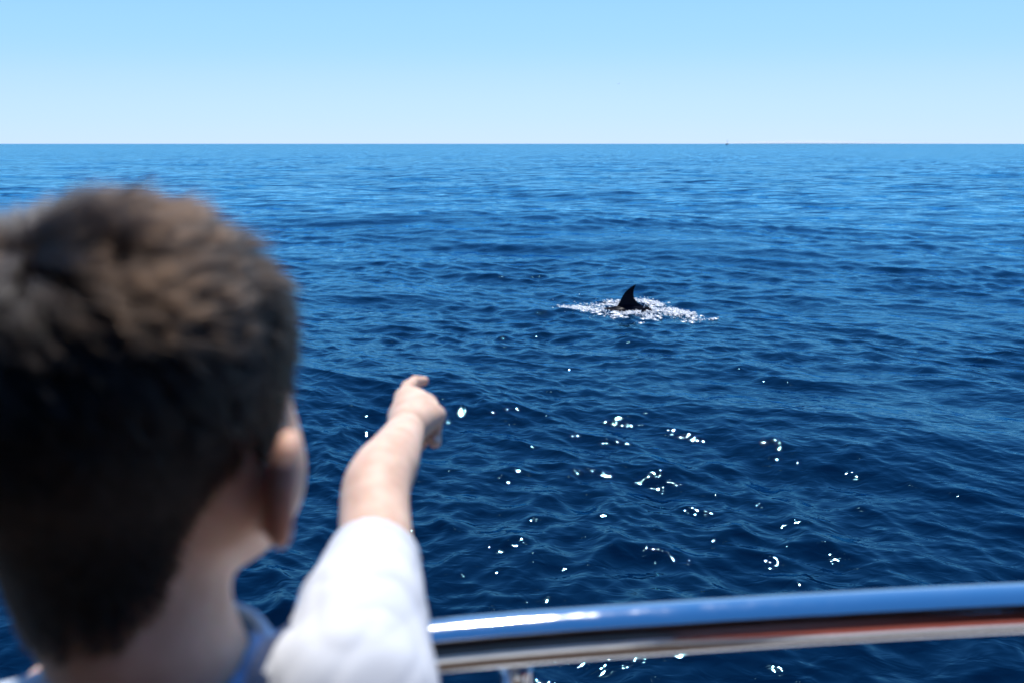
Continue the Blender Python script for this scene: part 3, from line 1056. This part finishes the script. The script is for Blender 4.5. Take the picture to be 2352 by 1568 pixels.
# flukes, flippers
for s in (-1, 1):
    D.ell(cl(1.1) + [0.04, s * 0.13, 0], (0.07, 0.15, 0.016), rotz(s * -0.45), 0.02)
    D.ell(cl(-0.55) + [0.05, s * 0.22, -0.10], (0.06, 0.15, 0.02), rotz(s * -0.7), 0.03)
# dorsal fin, in its own profile
zf = np.array([-0.06, 0.0, 0.04, 0.075, 0.11, 0.15, 0.19, 0.23, 0.27, 0.30, 0.325, 0.345])
lead = np.array([-0.30, -0.205, -0.15, -0.118, -0.098, -0.080, -0.062, -0.040, -0.008, 0.030, 0.065, 0.10])
trail = np.array([0.46, 0.34, 0.225, 0.16, 0.118, 0.090, 0.076, 0.073, 0.078, 0.087, 0.098, 0.106])
sl, X, Y, Z = D.sub(np.array([-0.4, -0.1, -0.1]), np.array([0.5, 0.1, 0.42]))
le, tr = np.interp(Z, zf, lead * 1.16), np.interp(Z, zf, trail * 1.10)
hw = np.maximum((tr - le) / 2, 1e-3)
u = (X - (le + tr) / 2) / hw
th = np.interp(Z, [-0.06, 0.0, 0.1, 0.345], [0.06, 0.040, 0.022, 0.010])
k0 = np.sqrt(u ** 2 + (Y / th) ** 2)
d = (k0 - 1) * np.minimum(hw, th * 1.3)
d = np.maximum(d, Z - 0.345)
D.put(sl, d.astype(np.float32), 0.012, 'add')
co, f = D.mesh()
a = math.radians(14)
co = 1.26 * co @ rotz(a).T + np.array([DOL[0], DOL[1], DZ - 0.015])
mesh_obj('body', fast_mesh('body', co, f), M_dol, dol)

# foam and spray thrown up round it
def ico():
    t = (1 + 5 ** 0.5) / 2
    v = np.array([(-1, t, 0), (1, t, 0), (-1, -t, 0), (1, -t, 0), (0, -1, t), (0, 1, t), (0, -1, -t), (0, 1, -t), (t, 0, -1), (t, 0, 1), (-t, 0, -1), (-t, 0, 1)], float)
    v /= np.linalg.norm(v[0])
    f = np.array([(0, 11, 5), (0, 5, 1), (0, 1, 7), (0, 7, 10), (0, 10, 11), (1, 5, 9), (5, 11, 4), (11, 10, 2), (10, 7, 6), (7, 1, 8), (3, 9, 4), (3, 4, 2), (3, 2, 6), (3, 6, 8), (3, 8, 9), (4, 9, 5), (2, 4, 11), (6, 2, 10), (8, 6, 7), (9, 8, 1)])
    return v, f


def patch_pts(cx, cy, sx, sy, n_, tilt=0.0):
    g = rng.normal(size=(n_, 2)) * [sx, sy]
    c_, s_ = math.cos(tilt), math.sin(tilt)
    g = g @ np.array([[c_, s_], [-s_, c_]])
    px = 1234.6 + (cx + g[:, 0]) / 4.55
    py = 603 + (cy + g[:, 1]) / 4.55
    return np.array([on_plane(a_, b_, DZ) for a_, b_ in zip(px, py)])


pts = np.concatenate([patch_pts(1000, 470, 300, 45, 500, 0.05),
    patch_pts(770, 388, 60, 14, 260, -0.05), patch_pts(860, 380, 40, 16, 120), patch_pts(1150, 365, 70, 20, 420, 0.1), patch_pts(1250, 385, 50, 16, 140, 0.3),
    patch_pts(290, 462, 30, 14, 110), patch_pts(430, 480, 80, 22, 300, 0.25), patch_pts(560, 450, 60, 30, 160), patch_pts(640, 530, 50, 12, 120),
    patch_pts(1430, 490, 100, 22, 650, 0.12), patch_pts(1230, 470, 60, 14, 220), patch_pts(1580, 510, 45, 22, 240, 0.3),
    patch_pts(1000, 535, 110, 12, 330, -0.12), patch_pts(1190, 560, 45, 20, 160), patch_pts(1640, 590, 60, 22, 90), patch_pts(840, 575, 50, 14, 60),
    patch_pts(1840, 600, 40, 12, 22), patch_pts(1090, 632, 30, 5, 12)])
hz, ox_, oy_ = sea(pts[:, 0], pts[:, 1], np.full(len(pts), 0.03))
v, fi = ico()
rr = 0.005 + 0.014 * rng.random(len(pts)) ** 2.2
zz = hz + np.abs(rng.normal(size=len(pts))) * 0.012
C_ = np.stack([pts[:, 0] + ox_, pts[:, 1] + oy_, zz], 1)
flat = rng.random(len(pts)) < 0.16
rr = np.where(flat, rr * 2.6, rr * 0.85)
C_[:, 2] = np.where(flat, hz + 0.002, C_[:, 2])
sq = np.stack([rr * (0.8 + 0.8 * rng.random(len(pts))), rr * (0.8 + 0.8 * rng.random(len(pts))), rr * np.where(flat, 0.22, 0.75)], 1)
co = (C_[:, None, :] + v[None] * sq[:, None, :]).reshape(-1, 3)
f = (fi[None] + 12 * np.arange(len(pts))[:, None, None]).reshape(-1, 3)
fo = mesh_obj('foam', fast_mesh('foam', co, f), M_foam)
tag(fo, 'white foam and spray sparkling on the water around the dolphin', 'foam', kind='stuff')

# ------------------------------------------------------------------ sailing boat on the horizon
M_hullgrey, n, b = new_mat('far_hull'); noise_col(n, b, (0.16, 0.22, 0.34), (0.2, 0.26, 0.38), 1)
M_spar, n, b = new_mat('spar'); noise_col(n, b, (0.3, 0.42, 0.5), (0.34, 0.46, 0.54), 1)
kd = 2400.0
bp_ = np.array([(1670 - 1176) / F_PX * kd * CT, kd, 0.0])
sb_ = empty('sailing_boat', tuple(bp_))
tag(sb_, 'tiny sailing boat with bare mast on the horizon', 'boat')
secs = []
for t in np.linspace(-1, 1, 9):
    w_ = 1.5 * (1 - abs(t) ** 2.5) + 0.05
    dk = 1.5 + 0.35 * t * t
    secs.append([(5.2 * t, -w_, dk), (5.0 * t, -w_ * 0.8, 0.5), (4.6 * t, 0, -0.4), (5.0 * t, w_ * 0.8, 0.5), (5.2 * t, w_, dk)])
co = np.array(secs).reshape(-1, 3) + bp_
fs = []
for i in range(8):
    for j in range(5):
        j2 = (j + 1) % 5
        fs.append((i * 5 + j, i * 5 + j2, (i + 1) * 5 + j2, (i + 1) * 5 + j))
mesh_obj('hull', fast_mesh('hull', co, np.array(fs), False), M_hullgrey, sb_)
co, f = tube([bp_ + [0.3, 0, 1.3], bp_ + [0.3, 0, 8], bp_ + [0.3, 0, 15.0]], [0.45, 0.35, 0.16], 8)
mesh_obj('mast', fast_mesh('mast', co, f), M_spar, sb_)
co, f = tube([bp_ + [0.3, 0, 2.9], bp_ + [-4.0, 0, 2.8]], [0.22, 0.16], 8)
mesh_obj('boom', fast_mesh('boom', co, f), M_spar, sb_)
co, f = box(-2.2, 1.9, -0.9, 0.9, 1.5, 2.4)
mesh_obj('cabin', fast_mesh('cabin', co + bp_, f, False), M_hullgrey, sb_)

# ------------------------------------------------------------------ gull far off in the sky
M_gull, n, b = new_mat('gull_feathers'); noise_col(n, b, (0.92, 0.9, 0.9), (0.95, 0.93, 0.93), 4); b.inputs['Roughness'].default_value = 0.8
gp = at(1421, 193, 260)
gl = empty('gull', tuple(gp))
tag(gl, 'tiny white gull gliding alone in the sky', 'bird')
G = Field(gp - [0.75, 0.35, 0.3], gp + [0.75, 0.35, 0.35], 0.014)
G.ell(gp, (0.07, 0.2, 0.07), None, 0.02)
G.ell(gp + [0, -0.2, 0.02], (0.04, 0.055, 0.04), None, 0.03)
G.capsule(gp + [0, 0.15, 0], gp + [0, 0.27, 0.0], 0.035, 0.025, 0.02)
for s in (-1, 1):
    G.capsule(gp + [s * 0.05, 0, 0.02], gp + [s * 0.28, -0.04, 0.13], 0.045, 0.035, 0.02)
    G.capsule(gp + [s * 0.28, -0.04, 0.13], gp + [s * 0.6, 0.07, 0.10], 0.035, 0.014, 0.02)
co, f = G.mesh()
ga = math.radians(18)
co = (co - gp) @ np.array([[1, 0, 0], [0, math.cos(ga), -math.sin(ga)], [0, math.sin(ga), math.cos(ga)]]).T + gp
mesh_obj('body', fast_mesh('body', co, f), M_gull, gl)

# ------------------------------------------------------------------ low cloud bank on the horizon, right of the boat
M_cloud, n, b = new_mat('cloud_vapour')
n.nodes.remove(b)
df = n.nodes.new('ShaderNodeBsdfDiffuse'); df.inputs['Color'].default_value = (0.85, 0.86, 0.87, 1)
tp = n.nodes.new('ShaderNodeBsdfTransparent')
mxs = n.nodes.new('ShaderNodeMixShader')
lw = n.nodes.new('ShaderNodeTexNoise'); lw.inputs['Scale'].default_value = 0.002
mrr = n.nodes.new('ShaderNodeMapRange'); mrr.inputs['To Min'].default_value = 0.04; mrr.inputs['To Max'].default_value = 0.13
n.links.new(lw.outputs['Fac'], mrr.inputs['Value'])
n.links.new(mrr.outputs[0], mxs.inputs['Fac'])
n.links.new(tp.outputs[0], mxs.inputs[1]); n.links.new(df.outputs[0], mxs.inputs[2])
n.links.new(mxs.outputs[0], n.nodes['Material Output'].inputs['Surface'])
bl = []
dist = 34000.0
for i in range(11):
    px = 1705 + 340 * i / 10
    hgt = 3 + 6.5 * math.exp(-((px - 1845) / 28) ** 2) + 3.5 * math.exp(-((px - 1770) / 40) ** 2)
    hgt *= 0.7 if px > 1950 else 1
    w_ = 330 + 150 * random.random()
    bl.append(uv_ball(((px - 1176) / F_PX * dist * CT, dist + random.uniform(-300, 300), 0), (w_ * 1.4, 6000, hgt / F_PX * dist * random.uniform(0.8, 1.1)), None, 16, 10))
co, f = join(bl)
cl_o = mesh_obj('cloud', fast_mesh('cloud', co, f), M_cloud)
tag(cl_o, kind='structure')
